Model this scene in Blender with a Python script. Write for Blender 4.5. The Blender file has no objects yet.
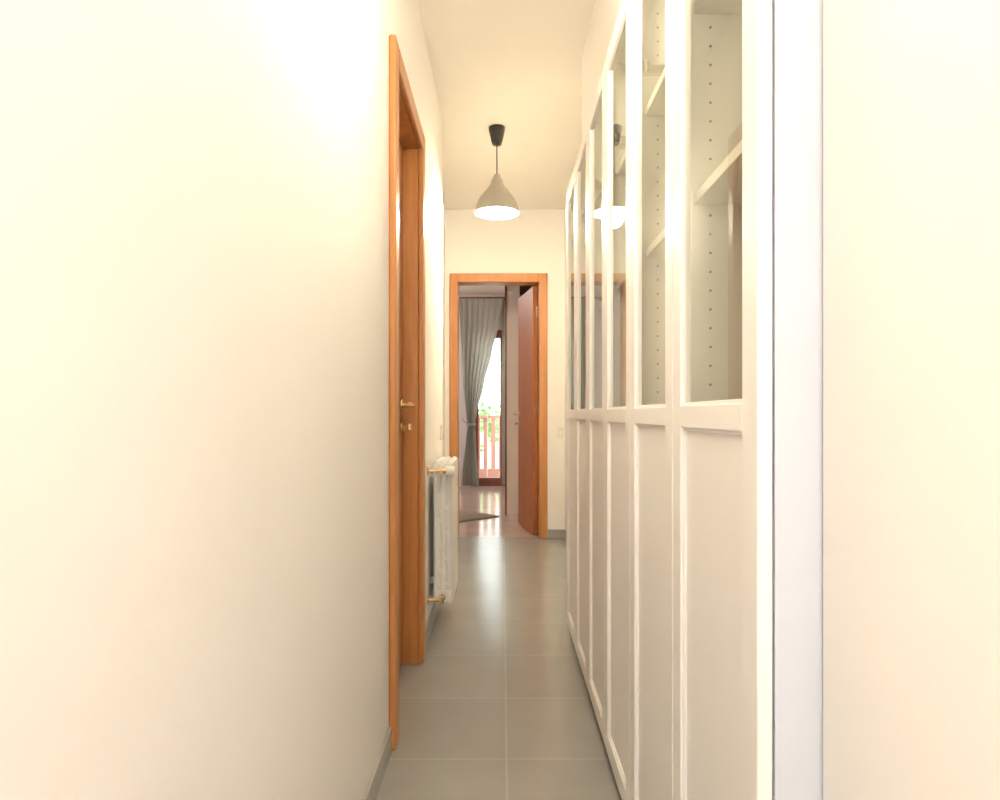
import bpy, bmesh, math, random
from mathutils import Vector, Matrix
random.seed(3)
scene = bpy.context.scene
scene.view_settings.view_transform = 'Standard'
scene.view_settings.exposure = 1.15

# ---------------------------------------------------------------- materials
def new_mat(name):
    m = bpy.data.materials.new(name); m.use_nodes = True
    nt = m.node_tree
    return m, nt, nt.nodes['Principled BSDF']

def plain(name, col, rough=0.5, metal=0.0, noise=0.02, scale=8.0, bump=0.0, spec=0.5, emit=None, es=0.0):
    m, nt, b = new_mat(name)
    tc = nt.nodes.new('ShaderNodeTexCoord')
    n = nt.nodes.new('ShaderNodeTexNoise'); n.inputs['Scale'].default_value = scale
    n.inputs['Detail'].default_value = 4
    nt.links.new(tc.outputs['Object'], n.inputs['Vector'])
    r = nt.nodes.new('ShaderNodeValToRGB')
    c = Vector(col)
    r.color_ramp.elements[0].position = 0.3; r.color_ramp.elements[1].position = 0.7
    r.color_ramp.elements[0].color = (*[max(0, x*(1-noise)) for x in c], 1)
    r.color_ramp.elements[1].color = (*[min(1, x*(1+noise)) for x in c], 1)
    nt.links.new(n.outputs['Fac'], r.inputs['Fac'])
    nt.links.new(r.outputs['Color'], b.inputs['Base Color'])
    b.inputs['Roughness'].default_value = rough
    b.inputs['Metallic'].default_value = metal
    b.inputs['Specular IOR Level'].default_value = spec
    if bump > 0:
        n2 = nt.nodes.new('ShaderNodeTexNoise'); n2.inputs['Scale'].default_value = scale*25
        nt.links.new(tc.outputs['Object'], n2.inputs['Vector'])
        bp = nt.nodes.new('ShaderNodeBump'); bp.inputs['Strength'].default_value = bump
        bp.inputs['Distance'].default_value = 0.002
        nt.links.new(n2.outputs['Fac'], bp.inputs['Height'])
        nt.links.new(bp.outputs['Normal'], b.inputs['Normal'])
    if emit:
        b.inputs['Emission Color'].default_value = (*emit, 1)
        b.inputs['Emission Strength'].default_value = es
    return m

def wood(name, c1, c2, rough=0.35, scale=(14, 14, 1.2)):
    m, nt, b = new_mat(name)
    tc = nt.nodes.new('ShaderNodeTexCoord')
    mp = nt.nodes.new('ShaderNodeMapping'); mp.inputs['Scale'].default_value = scale
    n = nt.nodes.new('ShaderNodeTexNoise'); n.inputs['Scale'].default_value = 3.0
    n.inputs['Detail'].default_value = 8; n.inputs['Distortion'].default_value = 0.6
    r = nt.nodes.new('ShaderNodeValToRGB')
    r.color_ramp.elements[0].position = 0.3; r.color_ramp.elements[0].color = (*c1, 1)
    r.color_ramp.elements[1].position = 0.7; r.color_ramp.elements[1].color = (*c2, 1)
    nt.links.new(tc.outputs['Object'], mp.inputs['Vector'])
    nt.links.new(mp.outputs['Vector'], n.inputs['Vector'])
    nt.links.new(n.outputs['Fac'], r.inputs['Fac'])
    nt.links.new(r.outputs['Color'], b.inputs['Base Color'])
    b.inputs['Roughness'].default_value = rough
    return m

def tile_mat(name, c1, c2, grout, size, offx, offy, rough, gw=0.004, bump=True):
    m, nt, b = new_mat(name)
    tc = nt.nodes.new('ShaderNodeTexCoord')
    mp = nt.nodes.new('ShaderNodeMapping')
    mp.inputs['Location'].default_value = (-offx, -offy, 0)
    br = nt.nodes.new('ShaderNodeTexBrick')
    br.offset = 0.0; br.squash = 1.0
    br.inputs['Scale'].default_value = 1.0
    br.inputs['Brick Width'].default_value = size[0]
    br.inputs['Row Height'].default_value = size[1]
    br.inputs['Mortar Size'].default_value = gw
    br.inputs['Mortar Smooth'].default_value = 0.1
    br.inputs['Color1'].default_value = (*c1, 1)
    br.inputs['Color2'].default_value = (*c2, 1)
    br.inputs['Mortar'].default_value = (*grout, 1)
    nt.links.new(tc.outputs['Object'], mp.inputs['Vector'])
    nt.links.new(mp.outputs['Vector'], br.inputs['Vector'])
    n = nt.nodes.new('ShaderNodeTexNoise'); n.inputs['Scale'].default_value = 5; n.inputs['Detail'].default_value = 6
    nt.links.new(tc.outputs['Object'], n.inputs['Vector'])
    mr = nt.nodes.new('ShaderNodeMapRange')
    mr.inputs['To Min'].default_value = 0.9; mr.inputs['To Max'].default_value = 1.1
    nt.links.new(n.outputs['Fac'], mr.inputs['Value'])
    mx = nt.nodes.new('ShaderNodeVectorMath'); mx.operation = 'SCALE'
    nt.links.new(br.outputs['Color'], mx.inputs[0]); nt.links.new(mr.outputs['Result'], mx.inputs['Scale'])
    nt.links.new(mx.outputs['Vector'], b.inputs['Base Color'])
    b.inputs['Roughness'].default_value = rough
    bp = nt.nodes.new('ShaderNodeBump'); bp.invert = True
    bp.inputs['Strength'].default_value = 0.4; bp.inputs['Distance'].default_value = 0.001
    nt.links.new(br.outputs['Fac'], bp.inputs['Height'])
    nt.links.new(bp.outputs['Normal'], b.inputs['Normal'])
    return m

M_wall = plain('wall_paint', (0.93, 0.90, 0.86), 0.75, noise=0.01, scale=2, bump=0.05, spec=0.2)
M_ceil = plain('ceiling_paint', (0.93, 0.895, 0.82), 0.85, noise=0.01, scale=2, spec=0.2)
M_room = plain('bedroom_paint', (0.72, 0.66, 0.66), 0.8, noise=0.02, scale=2)
M_floor = tile_mat('corridor_tiles', (0.335, 0.33, 0.31), (0.32, 0.315, 0.295), (0.40, 0.39, 0.36), (0.43, 0.43), 0.01, 2.0-0.43*5, 0.20, 0.003)
M_bfloor = tile_mat('bedroom_parquet', (0.60, 0.45, 0.37), (0.53, 0.39, 0.32), (0.35, 0.24, 0.19), (0.6, 0.09), 0.0, 0.0, 0.12, 0.002)
M_skirt = plain('grey_skirting_tile', (0.40, 0.395, 0.365), 0.4, noise=0.05)
M_wood = wood('orange_beech_frame', (0.48, 0.19, 0.05), (0.57, 0.25, 0.08), 0.35)
M_leaf = wood('orange_beech_leaf', (0.42, 0.15, 0.045), (0.50, 0.19, 0.06), 0.35)
M_leaf_shade = wood('shaded_beech_leaf', (0.34, 0.10, 0.03), (0.42, 0.14, 0.04), 0.5)  # same wood as the other leaf, shadow darkening put into the colour
M_brown = wood('brown_window_wood', (0.20, 0.06, 0.03), (0.27, 0.09, 0.05), 0.4)
M_white = plain('white_lacquer', (0.91, 0.89, 0.86), 0.35, noise=0.01, scale=3)
M_carc = plain('white_carcass_foil', (0.87, 0.855, 0.81), 0.45, noise=0.01, scale=3)
M_side_shade = plain('shaded_side_foil', (0.64, 0.675, 0.75), 0.4, noise=0.01, scale=3)  # white foil with cool grey shade painted into its colour
M_hole = plain('pin_hole_shadow', (0.22, 0.20, 0.17), 0.8)
M_chrome = plain('brushed_nickel', (0.72, 0.70, 0.66), 0.25, metal=1.0, scale=30)
M_brass = plain('satin_brass', (0.78, 0.62, 0.38), 0.25, metal=1.0, scale=30)
M_alu = plain('aluminium_shade', (0.45, 0.43, 0.38), 0.35, metal=0.7, scale=30)
M_inner = plain('shade_white_inside', (0.92, 0.90, 0.85), 0.6)
M_black = plain('black_plastic', (0.012, 0.011, 0.011), 0.4)
M_bulb = plain('bulb_glow', (1, 0.95, 0.85), 0.4, emit=(1, 0.93, 0.8), es=12)
M_rad = plain('radiator_enamel', (0.86, 0.85, 0.82), 0.3, noise=0.01)
M_plate = plain('switch_plastic', (0.80, 0.77, 0.70), 0.4)
M_rug = plain('rug_pile', (0.24, 0.20, 0.15), 0.95, noise=0.25, scale=60, bump=0.5)
M_brick = tile_mat('terracotta_parapet', (0.55, 0.25, 0.18), (0.62, 0.32, 0.24), (0.7, 0.6, 0.55), (0.25, 0.07), 0, 0, 0.8, 0.008)
M_green = plain('foliage', (0.22, 0.42, 0.12), 0.8, noise=0.4, scale=6)
M_trunk = plain('bark', (0.2, 0.13, 0.08), 0.9)
M_terr = plain('balcony_tile', (0.55, 0.40, 0.33), 0.7)

def curtain_mat():
    m, nt, b = new_mat('sheer_grey_fabric')
    tc = nt.nodes.new('ShaderNodeTexCoord')
    w = nt.nodes.new('ShaderNodeTexNoise'); w.inputs['Scale'].default_value = 40
    nt.links.new(tc.outputs['Object'], w.inputs['Vector'])
    r = nt.nodes.new('ShaderNodeValToRGB')
    r.color_ramp.elements[0].color = (0.42, 0.42, 0.37, 1); r.color_ramp.elements[1].color = (0.55, 0.54, 0.49, 1)
    nt.links.new(w.outputs['Fac'], r.inputs['Fac'])
    nt.links.new(r.outputs['Color'], b.inputs['Base Color'])
    b.inputs['Roughness'].default_value = 0.9
    t = nt.nodes.new('ShaderNodeBsdfTranslucent'); t.inputs['Color'].default_value = (0.62, 0.62, 0.55, 1)
    mx = nt.nodes.new('ShaderNodeMixShader'); mx.inputs[0].default_value = 0.45
    nt.links.new(b.outputs[0], mx.inputs[1]); nt.links.new(t.outputs[0], mx.inputs[2])
    nt.links.new(mx.outputs[0], nt.nodes['Material Output'].inputs['Surface'])
    return m
M_curt = curtain_mat()

def glass_mat(name, tint, ior):
    m = bpy.data.materials.new(name); m.use_nodes = True
    nt = m.node_tree; nt.nodes.clear()
    out = nt.nodes.new('ShaderNodeOutputMaterial')
    tr = nt.nodes.new('ShaderNodeBsdfTransparent'); tr.inputs['Color'].default_value = (*tint, 1)
    gl = nt.nodes.new('ShaderNodeBsdfGlossy'); gl.inputs['Roughness'].default_value = 0.0
    gl.inputs['Color'].default_value = (0.95, 0.97, 0.95, 1)
    fr = nt.nodes.new('ShaderNodeFresnel')
    geo = nt.nodes.new('ShaderNodeNewGeometry')
    mr = nt.nodes.new('ShaderNodeMapRange')   # IOR must flip on the back side of a single-sheet pane
    mr.inputs['To Min'].default_value = ior; mr.inputs['To Max'].default_value = 1/ior
    nt.links.new(geo.outputs['Backfacing'], mr.inputs['Value'])
    nt.links.new(mr.outputs['Result'], fr.inputs['IOR'])
    mx = nt.nodes.new('ShaderNodeMixShader')
    nt.links.new(fr.outputs[0], mx.inputs[0]); nt.links.new(tr.outputs[0], mx.inputs[1]); nt.links.new(gl.outputs[0], mx.inputs[2])
    nt.links.new(mx.outputs[0], out.inputs['Surface'])
    return m
M_glass = glass_mat('cabinet_pane_glass', (0.87, 0.88, 0.82), 1.45)
M_wglass = glass_mat('window_pane_glass', (0.95, 0.97, 0.95), 1.5)

# ---------------------------------------------------------------- builders
def finish(name, bm, mats, parent=None, smooth=False, bevel=0.0, seg=2):
    me = bpy.data.meshes.new(name)
    bmesh.ops.recalc_face_normals(bm, faces=bm.faces[:])
    bm.to_mesh(me); bm.free()
    ob = bpy.data.objects.new(name, me)
    scene.collection.objects.link(ob)
    for m in (mats if isinstance(mats, (list, tuple)) else [mats]): me.materials.append(m)
    if smooth:
        for p in me.polygons: p.use_smooth = True
    if bevel > 0:
        md = ob.modifiers.new('bevel', 'BEVEL'); md.width = bevel; md.segments = seg
        md.limit_method = 'ANGLE'; md.angle_limit = math.radians(40)
    if parent: ob.parent = parent
    return ob

def addbox(bm, x0, x1, y0, y1, z0, z1, mi=0):
    vs = [bm.verts.new(p) for p in ((x0,y0,z0),(x1,y0,z0),(x1,y1,z0),(x0,y1,z0),(x0,y0,z1),(x1,y0,z1),(x1,y1,z1),(x0,y1,z1))]
    for f in ((0,3,2,1),(4,5,6,7),(0,1,5,4),(1,2,6,5),(2,3,7,6),(3,0,4,7)):
        fc = bm.faces.new([vs[i] for i in f]); fc.material_index = mi

def boxes(name, lst, mat, parent=None, bevel=0.0):
    bm = bmesh.new()
    for b in lst: addbox(bm, *b)
    return finish(name, bm, mat, parent, bevel=bevel)

def empty(name, loc=(0,0,0)):
    e = bpy.data.objects.new(name, None); e.empty_display_size = 0.1
    scene.collection.objects.link(e)
    e.location = loc
    return e

def cyl(bm, p0, p1, r0, r1=None, seg=20, mi=0):
    if r1 is None: r1 = r0
    p0 = Vector(p0); p1 = Vector(p1); d = p1-p0
    q = d.to_track_quat('Z', 'Y').to_matrix().to_4x4()
    mt = Matrix.Translation((p0+p1)/2) @ q
    r = bmesh.ops.create_cone(bm, cap_ends=True, segments=seg, radius1=r0, radius2=r1, depth=d.length, matrix=mt)
    for v in r['verts']:
        for f in v.link_faces: f.material_index = mi

def lathe(bm, prof, cx, cy, seg=40, mi=0):
    rings = []
    for r, z in prof:
        rings.append([bm.verts.new((cx+r*math.cos(2*math.pi*i/seg), cy+r*math.sin(2*math.pi*i/seg), z)) for i in range(seg)])
    for a, b in zip(rings[:-1], rings[1:]):
        for i in range(seg):
            f = bm.faces.new((a[i], a[(i+1)%seg], b[(i+1)%seg], b[i])); f.material_index = mi
    return rings

# ---------------------------------------------------------------- dimensions (metres; Y = away from camera)
XL = -0.34; XR = 0.366; H = 2.65
XL2 = -0.47; XR2 = 0.50
YE = 5.56; YB = -1.6
YLs = 3.90       # left wall steps back here
CX = 0.293       # cabinet door face
CY0 = 0.793; CW = 0.4; NC = 6; CYE = CY0 + NC*CW
DH = 2.06; DO = 2.13

# floor / ceiling
boxes('floor', [(-1.0, 1.0, YB-0.1, YE+0.06, -0.1, 0.0)], M_floor)
boxes('floor_bedroom', [(-2.6, 2.0, YE+0.06, 9.72, -0.1, 0.0)], M_bfloor)
boxes('ceiling', [(-2.7, 2.1, YB-0.1, 9.8, H, H+0.1)], M_ceil)

# left wall with door opening (separate solid pieces round the opening)
for b in [(XL-0.12, XL, YB, 2.10, 0, H), (XL-0.12, XL, 2.78, YLs, 0, H), (XL-0.12, XL, 2.10, 2.78, DH+0.02, H),
          (XL2-0.12, XL2, YLs, YE, 0, H), (XL2-0.12, XL-0.12, YLs-0.12, YLs, 0, H)]:
    boxes('wall_left', [b], M_wall)
# right wall: niche for the cabinets, lintel above
RB = XR+0.36
for b in [(XR, RB, YB, CY0-0.004, 0, H),
          (XR, RB, CY0-0.004, CYE+0.006, 2.035, H),
          (XR+0.26, RB, CY0-0.004, CYE+0.006, 0, 2.035),
          (XR2, RB, CYE+0.006, YE, 0, H)]:
    boxes('wall_right', [b], M_wall)
boxes('wall_back', [(-1.0, 1.0, YB-0.1, YB, 0, H)], M_wall)
# end wall with door opening
EX0, EX1 = -0.363, 0.290
for b in [(-2.6, EX0-0.02, YE, YE+0.12, 0, H), (EX1+0.02, 2.0, YE, YE+0.12, 0, H), (EX0-0.02, EX1+0.02, YE, YE+0.12, DH+0.02, H)]:
    boxes('wall_end', [b], M_wall)
# bedroom shell
WX0, WX1, WZ = -0.46, 0.06, 2.17
for b in [(-2.6, WX0, 9.6, 9.72, 0, H), (WX1, 2.0, 9.6, 9.72, 0, H), (WX0, WX1, 9.6, 9.72, WZ, H)]:
    boxes('wall_bedroom_far', [b], M_room)
boxes('wall_bedroom_left', [(-2.7, -2.6, YE, 9.72, 0, H)], M_room)
boxes('wall_bedroom_right', [(2.0, 2.1, YE, 9.72, 0, H)], M_room)
boxes('wall_partition', [(0.038, 0.165, 6.83, 9.6, 0, H)], plain('partition_paint', (0.88, 0.74, 0.66), 0.7))
boxes('trim_1', [(0.018, 0.038, 6.82, 6.84, 0, H-0.001)], M_brown)
# baseboards
bz = 0.07
boxes('baseboard_left', [(XL, XL+0.01, YB, 2.05, 0, bz), (XL, XL+0.01, 2.83, YLs, 0, bz), (XL2, XL2+0.01, YLs, YE, 0, bz)], M_skirt, bevel=0.002)
boxes('baseboard_right', [(XR-0.01, XR, YB, CY0-0.01, 0, bz), (XR2-0.01, XR2, CYE+0.01, YE, 0, bz)], M_skirt, bevel=0.002)
boxes('baseboard_end', [(XL2+0.01, EX0-0.07, YE-0.01, YE, 0, bz), (EX1+0.07, XR2-0.01, YE-0.01, YE, 0, bz)], M_skirt, bevel=0.002)

# ---------------------------------------------------------------- door handle
def lever(parent, name, pos, out, along, mat=None):
    """pos on leaf face; out = unit vec out of face; along = unit vec of lever"""
    pos = Vector(pos); out = Vector(out); along = Vector(along)
    bm = bmesh.new()
    cyl(bm, pos, pos+out*0.008, 0.025, seg=24)
    cyl(bm, pos+out*0.006, pos+out*0.05, 0.009, seg=16)
    cyl(bm, pos+out*0.047-along*0.008, pos+out*0.047+along*0.11, 0.010, 0.008, seg=16)
    kp = pos + Vector((0,0,-0.085))
    cyl(bm, kp, kp+out*0.008, 0.022, seg=24)
    cyl(bm, kp+out*0.008, kp+out*0.03, 0.006, seg=10)
    a = kp+out*0.034
    cyl(bm, a-Vector((0,0,0.012)), a+Vector((0,0,0.012)), 0.009, seg=12)
    return finish(name, bm, mat or M_brass, parent, smooth=False, bevel=0.0015)

# left door
d1 = empty('door_1')
c = 0.022
boxes('casing', [(XL, XL+c, 2.05, 2.12, 0, DO), (XL, XL+c, 2.76, 2.83, 0, DO), (XL, XL+c, 2.12, 2.76, DH, DO)], M_wood, d1, bevel=0.006)
boxes('lining', [(XL-0.12, XL, 2.10, 2.12, 0, DH), (XL-0.12, XL, 2.76, 2.78, 0, DH), (XL-0.12, XL, 2.10, 2.78, DH, DH+0.02)], M_wood, d1, bevel=0.001)
boxes('stop', [(-0.455, -0.445, 2.12, 2.14, 0, DH), (-0.455, -0.445, 2.74, 2.76, 0, DH), (-0.455,-0.445, 2.12, 2.76, DH-0.02, DH)], M_wood, d1)
boxes('leaf', [(-0.443, -0.400, 2.123, 2.757, 0.006, DH-0.003)], M_leaf, d1, bevel=0.003)
lever(d1, 'handle', (-0.400, 2.69, 1.035), (1,0,0), (0,-1,0))

# end door
d2 = empty('door_2')
boxes('casing', [(EX0-0.067, EX0, YE-c, YE, 0, DO), (EX1, EX1+0.067, YE-c, YE, 0, DO), (EX0, EX1, YE-c, YE, DH, DO)], M_wood, d2, bevel=0.006)
boxes('lining', [(EX0-0.02, EX0, YE, YE+0.12, 0, DH), (EX1, EX1+0.02, YE, YE+0.12, 0, DH), (EX0-0.02, EX1+0.02, YE, YE+0.12, DH, DH+0.02)], M_wood, d2, bevel=0.001)
boxes('back_casing', [(EX0-0.067, EX0, YE+0.12, YE+0.14, 0, DO), (EX1, EX1+0.067, YE+0.12, YE+0.14, 0, DO), (EX0, EX1, YE+0.12, YE+0.14, DH, DO)], M_wood, d2, bevel=0.004)
# leaf hinged on right jamb, opened ~80 deg into the bedroom
hinge = Vector((EX1-0.002, YE+0.145, 0))
lw = 0.62
th = math.radians(80)
lf = boxes('leaf', [(-lw, 0, -0.042, 0, 0.006, DH-0.004)], M_leaf_shade, d2, bevel=0.003)
lf.location = hinge; lf.rotation_euler = (0, 0, -th)
h1 = lever(lf, 'handle', (-lw+0.06, -0.042, 1.0), (0,-1,0), (1,0,0), M_chrome)
h2 = lever(lf, 'handle_back', (-lw+0.06, 0.0, 1.0), (0,1,0), (1,0,0), M_chrome)
bm = bmesh.new()
for z in (0.25, 1.0, 1.8):
    cyl(bm, (EX1-0.008, YE+0.15, z), (EX1-0.008, YE+0.15, z+0.08), 0.007, seg=12)
finish('hinges', bm, M_chrome, d2)

# ---------------------------------------------------------------- bookcases with half-glass doors
def door_part(par, name, y0, y1):
    g = 0.0018; st = 0.052
    y0 += g; y1 -= g
    z0, z1 = 0.045, 2.018
    xf, xb = CX, CX+0.018
    bm = bmesh.new()
    addbox(bm, xf, xb, y0, y0+st, z0, z1); addbox(bm, xf, xb, y1-st, y1, z0, z1)
    addbox(bm, xf, xb, y0+st, y1-st, z1-st, z1); addbox(bm, xf, xb, y0+st, y1-st, z0, z0+st)
    addbox(bm, xf, xb, y0+st, y1-st, 0.978, 1.014)
    fr = finish(name+'_frame', bm, M_white, par, bevel=0.002)
    # inner moulding lips + lower recessed panel
    bm = bmesh.new()
    m = 0.005
    for (a, b2) in ((z0+st, 0.978), (1.014, z1-st)):
        xm = xf+0.004
        addbox(bm, xm, xb-0.001, y0+st, y0+st+m, a, b2); addbox(bm, xm, xb-0.001, y1-st-m, y1-st, a, b2)
        addbox(bm, xm, xb-0.001, y0+st+m, y1-st-m, a, a+m); addbox(bm, xm, xb-0.001, y0+st+m, y1-st-m, b2-m, b2)
    addbox(bm, xf+0.009, xb-0.002, y0+st+m, y1-st-m, z0+st+m, 0.978-m)
    finish(name+'_moulding_panel', bm, M_white, par, bevel=0.001)
    bm = bmesh.new()
    xg = xf+0.0085
    vs = [bm.verts.new(p) for p in ((xg,y0+st,1.014),(xg,y0+st,z1-st),(xg,y1-st,z1-st),(xg,y1-st,1.014))]
    bm.faces.new(vs)
    me = bpy.data.meshes.new(name+'_glass')
    bm.normal_update()
    if bm.faces[:][0].normal.x > 0:
        bmesh.ops.reverse_faces(bm, faces=bm.faces[:])
    bm.to_mesh(me); bm.free()
    ob = bpy.data.objects.new(name+'_glass', me); scene.collection.objects.link(ob)
    me.materials.append(M_glass); ob.parent = par

def bookcase(y0):
    par = empty('glass_door_bookcase')
    y1 = y0+CW; t = 0.018
    x0, x1 = CX+0.020, CX+0.020+0.28
    first = abs(y0-CY0) < 1e-6
    boxes('side_near', [(x0, x1, y0+0.001, y0+t, 0, 2.02)], M_side_shade if first else M_carc, par, bevel=0.001)
    if first:
        boxes('side_near_inner', [(x0+0.002, x1-0.006, y0+t, y0+t+0.001, 0.08, 2.0)], M_carc, par)
    boxes('side_far', [(x0, x1, y1-t, y1-0.001, 0, 2.02)], M_carc, par, bevel=0.001)
    boxes('top', [(x0, x1, y0+t, y1-t, 2.002, 2.02)], M_carc, par)
    boxes('bottom', [(x0, x1, y0+t, y1-t, 0.06, 0.078)], M_carc, par)
    boxes('plinth', [(x0+0.012, x0+0.028, y0+t, y1-t, 0, 0.06)], M_carc, par)
    boxes('back_panel', [(x1-0.006, x1-0.001, y0+t, y1-t, 0.078, 2.002)], M_carc, par)
    sh = [(x0+0.012, x1-0.007, y0+t+0.001, y1-t-0.001, z, z+0.018) for z in (0.38, 0.70, 1.00, 1.356, 1.68)]
    boxes('shelves', sh, M_carc, par, bevel=0.001)
    # shelf pin holes
    bm = bmesh.new()
    for xx in (x0+0.04, x1-0.05):
        for k in range(28):
            z = 1.05+0.032*k
            if any(abs(z-s[4]-0.009) < 0.014 for s in sh): continue
            cyl(bm, (xx, y1-t-0.0015, z), (xx, y1-t+0.0005, z), 0.0022, seg=10)
            cyl(bm, (xx, y0+t+0.0025, z), (xx, y0+t-0.0005, z), 0.0022, seg=10)
    finish('pin_holes', bm, M_hole, par)
    # hinges
    bm = bmesh.new()
    for z in (0.16, 1.78):
        for (ya, s) in ((y1-t, -1),):
            cyl(bm, (x0+0.001, ya+s*0.03, z), (x0+0.008, ya+s*0.03, z), 0.017, seg=18)
            addbox(bm, x0+0.008, x0+0.06, min(ya+s*0.002, ya+s*0.016), max(ya+s*0.002, ya+s*0.016), z-0.010, z+0.010)
            addbox(bm, x0+0.006, x0+0.018, min(ya+s*0.004, ya+s*0.03), max(ya+s*0.004, ya+s*0.03), z-0.012, z+0.012)
    finish('hinges', bm, M_chrome, par, bevel=0.001)
    door_part(par, 'door', y0, y1)
    return par
for k in range(NC): bookcase(CY0+k*CW)

# ---------------------------------------------------------------- radiator
rad = empty('radiator')
RZ0, RZ1 = 0.115, 0.795
bm = bmesh.new()
ry = 3.15
xs = (-0.305, -0.276, -0.247)
for k in range(6):
    yc = ry + 0.035 + k*0.066
    for j, xx in enumerate(xs):
        cyl(bm, (xx, yc, RZ0+0.03), (xx, yc, RZ1-0.03), 0.0125, seg=14)
        cyl(bm, (xx, yc, RZ1-0.03), (xx, yc, RZ1-0.012), 0.0155, 0.009, seg=14)
        cyl(bm, (xx, yc, RZ0+0.012), (xx, yc, RZ0+0.03), 0.009, 0.0155, seg=14)
    for z in (RZ0+0.05, RZ1-0.05):
        addbox(bm, -0.314, -0.236, yc-0.016, yc+0.016, z-0.028, z+0.028)
    # thin web between the columns with zig-zag ribs
    addbox(bm, -0.312, -0.238, yc-0.002, yc+0.002, RZ0+0.05, RZ1-0.05)
    n = 9
    for i in range(n):
        z = RZ0+0.11 + i*(RZ1-RZ0-0.22)/(n-1)
        a, b_ = (xs[0], xs[1]) if i % 2 else (xs[1], xs[2])
        addbox(bm, a, b_, yc-0.010, yc+0.010, z-0.012, z+0.012)
    addbox(bm, -0.237, -0.232, yc-0.029, yc+0.029, RZ0+0.02, RZ1-0.02)
    addbox(bm, -0.317, -0.313, yc-0.029, yc+0.029, RZ0+0.02, RZ1-0.02)
for z in (RZ0+0.05, RZ1-0.05):
    cyl(bm, (-0.276, ry+0.002, z), (-0.276, ry+0.42, z), 0.022, seg=20)
finish('sections', bm, M_rad, rad, bevel=0.003)
bm = bmesh.new()
for z in (RZ0+0.05, RZ1-0.05):
    cyl(bm, (-0.276, ry-0.06, z), (-0.276, ry+0.01, z), 0.010, seg=16)
    cyl(bm, (-0.276, ry-0.022, z), (-0.276, ry-0.002, z), 0.017, seg=6)
    cyl(bm, (-0.339, ry-0.05, z), (-0.268, ry-0.05, z), 0.009, seg=16)
    cyl(bm, (-0.339, ry-0.05, z), (-0.333, ry-0.05, z), 0.022, seg=20)
cyl(bm, (-0.276, ry-0.05, RZ0+0.035), (-0.276, ry-0.05, RZ0+0.065), 0.015, seg=6)
cyl(bm, (-0.268, ry-0.05, RZ1-0.05), (-0.256, ry-0.05, RZ1-0.05), 0.014, seg=12)
finish('valves', bm, M_brass, rad, bevel=0.001)
bm = bmesh.new()
cyl(bm, (-0.256, ry-0.05, RZ1-0.05), (-0.215, ry-0.05, RZ1-0.05), 0.022, 0.018, seg=20)
finish('valve_knob', bm, M_rad, rad, bevel=0.003)
bm = bmesh.new()
for z in (RZ0+0.09, RZ1-0.09):
    addbox(bm, -0.34, -0.312, ry+0.09, ry+0.11, z, z+0.03); addbox(bm, -0.34, -0.312, ry+0.30, ry+0.32, z, z+0.03)
finish('brackets', bm, M_rad, rad)

# ---------------------------------------------------------------- pendant lamps
def pendant(cx, cy, power, col):
    par = empty('pendant_lamp')
    zb = 2.155
    R = 0.128
    prof_o = [(R, zb), (R-0.001, zb+0.012), (R*0.93, zb+0.045), (R*0.80, zb+0.080), (R*0.60, zb+0.115), (R*0.40, zb+0.145), (R*0.27, zb+0.168), (R*0.24, zb+0.19), (0.022, zb+0.205), (0.016, zb+0.222), (0.006, zb+0.226)]
    bm = bmesh.new(); lathe(bm, prof_o, cx, cy)
    lathe(bm, [(R, zb), (R+0.003, zb-0.002), (R+0.003, zb+0.006), (R, zb+0.008)], cx, cy)
    finish('shade', bm, M_alu, par, smooth=True)
    bm = bmesh.new()
    lathe(bm, [(max(r-0.003, 0.004), z-0.0005 if i else z) for i, (r, z) in enumerate(prof_o[:9])], cx, cy)
    finish('shade_lining', bm, M_inner, par, smooth=True)
    bm = bmesh.new()
    cyl(bm, (cx, cy, zb+0.215), (cx, cy, 2.60), 0.0035, seg=10)
    cyl(bm, (cx, cy, zb+0.13), (cx, cy, zb+0.20), 0.020, seg=20)
    lathe(bm, [(0.004, 2.545), (0.026, 2.548), (0.034, 2.575), (0.045, 2.628), (0.047, H-0.002), (0.004, H-0.001)], cx, cy, 28)
    finish('cord_canopy', bm, M_black, par, smooth=True)
    bm = bmesh.new()
    bmesh.ops.create_uvsphere(bm, u_segments=24, v_segments=14, radius=0.045, matrix=Matrix.Translation((cx, cy, zb+0.075)))
    cyl(bm, (cx, cy, zb+0.10), (cx, cy, zb+0.14), 0.026, 0.018, seg=20)
    finish('bulb', bm, M_bulb, par, smooth=True)
    ld = bpy.data.lights.new('bulb_light', 'POINT'); ld.energy = power; ld.color = col
    ld.shadow_soft_size = 0.05
    lo = bpy.data.objects.new('bulb_light', ld); scene.collection.objects.link(lo)
    lo.location = (cx, cy, zb-0.035); lo.parent = par
    return par

def globe_lamp(cx, cy, z, power, col):
    """bare globe on a short stem: the glowing ball is the lamp itself"""
    par = empty('unseen_globe_lamp')
    bm = bmesh.new()
    lathe(bm, [(0.004, H-0.035), (0.05, H-0.03), (0.055, H-0.001)], cx, cy, 28)
    cyl(bm, (cx, cy, z+0.10), (cx, cy, H-0.02), 0.006, seg=12)
    cyl(bm, (cx, cy, z+0.10), (cx, cy, z+0.135), 0.035, 0.025, seg=20)
    finish('stem', bm, M_chrome, par, smooth=False)
    ld = bpy.data.lights.new('globe_light', 'POINT'); ld.energy = power; ld.color = col
    ld.shadow_soft_size = 0.10
    lo = bpy.data.objects.new('globe_light', ld); scene.collection.objects.link(lo)
    lo.location = (cx, cy, z); lo.parent = par
warm = (1.0, 0.85, 0.60)
pendant(-0.035, 3.97, 19, warm)
globe_lamp(0.01, 1.30, 2.08, 8.5, (1.0, 0.87, 0.66))
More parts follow.
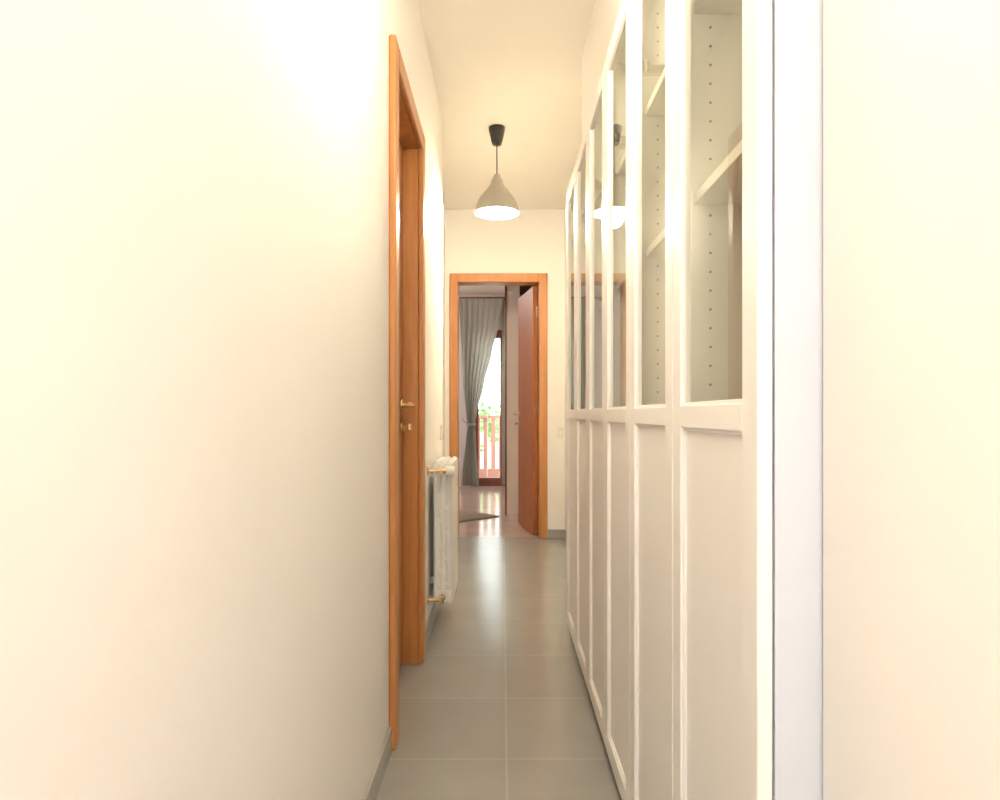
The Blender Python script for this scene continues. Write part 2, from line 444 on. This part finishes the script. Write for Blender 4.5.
globe_lamp(0.0, -1.1, 1.60, 19, (1.0, 0.93, 0.87))  # added fill lamp behind the camera, unseen, whitens the near end

# ---------------------------------------------------------------- switches, cover
def switch(name, lst, knob):
    e = empty(name)
    boxes('plate', lst, M_plate, e, bevel=0.002)
    boxes('rocker', knob, M_white, e, bevel=0.001)
switch('light_switch', [(0.445, 0.485, YE-0.009, YE, 0.81, 0.89)], [(0.455, 0.475, YE-0.012, YE-0.008, 0.83, 0.87)])
switch('light_switch', [(XL, XL+0.009, 3.72, 3.80, 0.86, 0.94)], [(XL+0.008, XL+0.012, 3.74, 3.78, 0.88, 0.92)])
boxes('junction_box_cover', [(0.27, 0.44, YE-0.006, YE, 2.30, 2.43)], M_wall, bevel=0.002)

# ---------------------------------------------------------------- bedroom contents
# rug
bm = bmesh.new(); addbox(bm, 0, 0.85, 0, 1.4, 0.0, 0.012)
for k in range(40):
    addbox(bm, 0.01+k*0.021, 0.018+k*0.021, -0.03, 0.0, 0.001, 0.005)
rug = finish('rug', bm, M_rug, bevel=0.003)
rug.location = (-0.04, 6.72, 0.0)
rug.rotation_euler = (0, 0, math.atan2(-0.70, -0.714))
for v in rug.data.vertices: v.co.y = -v.co.y

# window / balcony door
w = empty('window_1')
fw = 0.05
boxes('frame', [(WX0, WX0+fw, 9.60, 9.70, 0, WZ), (WX1-fw, WX1, 9.60, 9.70, 0, WZ), (WX0+fw, WX1-fw, 9.60, 9.70, WZ-fw, WZ), (WX0+fw, WX1-fw, 9.60, 9.70, 0, 0.03)], M_brown, w, bevel=0.004)
sa, sb = WX0+fw, WX1-fw
boxes('sash', [(sa, sa+0.07, 9.62, 9.67, 0.03, WZ-fw), (sb-0.05, sb, 9.62, 9.67, 0.03, WZ-fw), (sa+0.07, sb-0.05, 9.62, 9.67, WZ-fw-0.06, WZ-fw), (sa+0.07, sb-0.05, 9.62, 9.67, 0.03, 0.11)], M_brown, w, bevel=0.004)
boxes('pane', [(sa+0.07, sb-0.05, 9.643, 9.644, 0.11, WZ-fw-0.06)], M_wglass, w)

def curtain(name, edges, y, folds, amp):
    """edges: list of (z, xleft, xright)"""
    bm = bmesh.new(); nu = 90; nz = 60
    zs = [e[0] for e in edges]
    def ev(z):
        for a, b in zip(edges[:-1], edges[1:]):
            if a[0] >= z >= b[0]:
                t = (a[0]-z)/(a[0]-b[0]); s = t*t*(3-2*t)*0.5+t*0.5
                return a[1]+(b[1]-a[1])*s, a[2]+(b[2]-a[2])*s
        return edges[-1][1:]
    rows = []
    for j in range(nz+1):
        z = zs[0]+(zs[-1]-zs[0])*j/nz
        l, r = ev(z); wd = r-l
        row = []
        for i in range(nu+1):
            u = i/nu
            a = amp*(0.6+0.4*math.sin(3.1*u+z))
            yy = y + a*math.sin(2*math.pi*folds*u+0.5*math.sin(z*1.7)) + 0.3*a*math.sin(4.3*math.pi*folds*u+z)
            row.append(bm.verts.new((l+wd*u, yy, z)))
        rows.append(row)
    for a, b in zip(rows[:-1], rows[1:]):
        for i in range(nu): bm.faces.new((a[i], a[i+1], b[i+1], b[i]))
    return finish(name, bm, M_curt, None, smooth=True)
cur = empty('curtains')
c1 = curtain('curtain_swept', [(2.56, -0.60, 0.00), (2.2, -0.58, -0.06), (1.85, -0.56, -0.15), (1.4, -0.54, -0.26), (1.0, -0.50, -0.36), (0.86, -0.48, -0.385), (0.7, -0.50, -0.37), (0.03, -0.57, -0.33)], 9.36, 7, 0.05)
c2 = curtain('curtain_straight', [(2.56, -0.01, 0.030), (1.4, -0.02, 0.030), (0.03, -0.015, 0.030)], 9.42, 3, 0.018)
c1.parent = cur; c2.parent = cur
bm = bmesh.new()
cyl(bm, (-0.8, 9.40, 2.585), (0.03, 9.40, 2.585), 0.013, seg=16)
for x in (-0.75, 0.02): cyl(bm, (x, 9.40, 2.585), (x, 9.60, 2.585), 0.008, seg=10)
rod = finish('curtain_rod', bm, M_brown, cur)
bm = bmesh.new()
r_ = bmesh.ops.create_cone(bm, cap_ends=False, segments=24, radius1=0.062, radius2=0.062, depth=0.035, matrix=Matrix.Translation((-0.433, 9.36, 0.86)))
cyl(bm, (-0.47, 9.40, 0.86), (-0.56, 9.60, 0.92), 0.006, seg=8)
finish('tieback', bm, M_curt, cur, smooth=True)

# balcony outside
boxes('balcony_floor', [(-3, 3, 9.72, 11.2, -0.12, -0.01)], M_terr)
bm = bmesh.new()
addbox(bm, -3, 3, 11.05, 11.15, -0.01, 0.12)
addbox(bm, -3, 3, 11.03, 11.17, 0.93, 0.98)
for k in range(50): addbox(bm, -3+k*0.122, -3+k*0.122+0.075, 11.07, 11.13, 0.12, 0.93)
finish('balcony_railing', bm, M_brick, bevel=0.004)
def tree(x, y, h, r):
    par = empty('garden_tree')
    bm = bmesh.new()
    cyl(bm, (x, y, -2.5), (x, y, h), 0.12, 0.06, seg=12); finish('trunk', bm, M_trunk, par)
    bm = bmesh.new()
    for k in range(420):
        d = Vector((random.gauss(0,1), random.gauss(0,1), random.gauss(0,1))).normalized()*r*random.uniform(0.5, 1)
        p = Vector((x, y, h))+Vector((d.x, d.y, d.z*0.7))
        q = Matrix.Rotation(random.uniform(0, 6.28), 4, 'Z') @ Matrix.Rotation(random.uniform(0, 3.14), 4, 'X')
        s = random.uniform(0.06, 0.13)
        vs = [bm.verts.new(p + q @ Vector(v)*s) for v in ((-1,0,0),(0,-0.5,0.1),(1,0,0),(0,0.5,0.1))]
        bm.faces.new(vs)
    finish('leaves', bm, M_green, par)
tree(-0.9, 14.5, 0.75, 0.9); tree(0.5, 15.5, 0.7, 0.9); tree(-2.2, 15.5, 0.9, 1.1)

# added fill lamp, out of view, to light the bedroom
bl = empty('bedroom_fill_lamp')
bm = bmesh.new(); lathe(bm, [(0.002, H-0.07), (0.10, H-0.06), (0.15, H-0.03), (0.16, H-0.001)], -1.2, 7.6, 32)
finish('diffuser', bm, M_inner, bl, smooth=True)
ld = bpy.data.lights.new('bedroom_fill_light', 'POINT'); ld.energy = 20; ld.color = (1, 0.93, 0.86); ld.shadow_soft_size = 0.12
lo = bpy.data.objects.new('bedroom_fill_light', ld); scene.collection.objects.link(lo); lo.location = (-1.2, 7.6, H-0.22); lo.parent = bl

# ---------------------------------------------------------------- world
wd = bpy.data.worlds.new('sky'); scene.world = wd; wd.use_nodes = True
nt = wd.node_tree
bg = nt.nodes['Background']
tc = nt.nodes.new('ShaderNodeTexCoord'); sp = nt.nodes.new('ShaderNodeSeparateXYZ'); rp = nt.nodes.new('ShaderNodeValToRGB')
rp.color_ramp.elements[0].position = 0.45; rp.color_ramp.elements[0].color = (0.75, 0.78, 0.72, 1)
rp.color_ramp.elements[1].position = 0.8; rp.color_ramp.elements[1].color = (0.75, 0.87, 1, 1)
mm = nt.nodes.new('ShaderNodeMath'); mm.operation = 'MULTIPLY_ADD'; mm.inputs[1].default_value = 0.5; mm.inputs[2].default_value = 0.5
nt.links.new(tc.outputs['Generated'], sp.inputs[0]); nt.links.new(sp.outputs['Z'], mm.inputs[0])
nt.links.new(mm.outputs[0], rp.inputs['Fac']); nt.links.new(rp.outputs['Color'], bg.inputs['Color'])
bg.inputs['Strength'].default_value = 2.3

# ---------------------------------------------------------------- camera
cam = bpy.data.cameras.new('camera'); co = bpy.data.objects.new('camera', cam); scene.collection.objects.link(co)
co.location = (0, 0, 1.0); co.rotation_euler = (math.radians(90), 0, 0)
cam.sensor_width = 36; cam.lens = 690/1000*36
cam.shift_x = -0.003; cam.shift_y = 0.014
cam.clip_start = 0.02
scene.camera = co
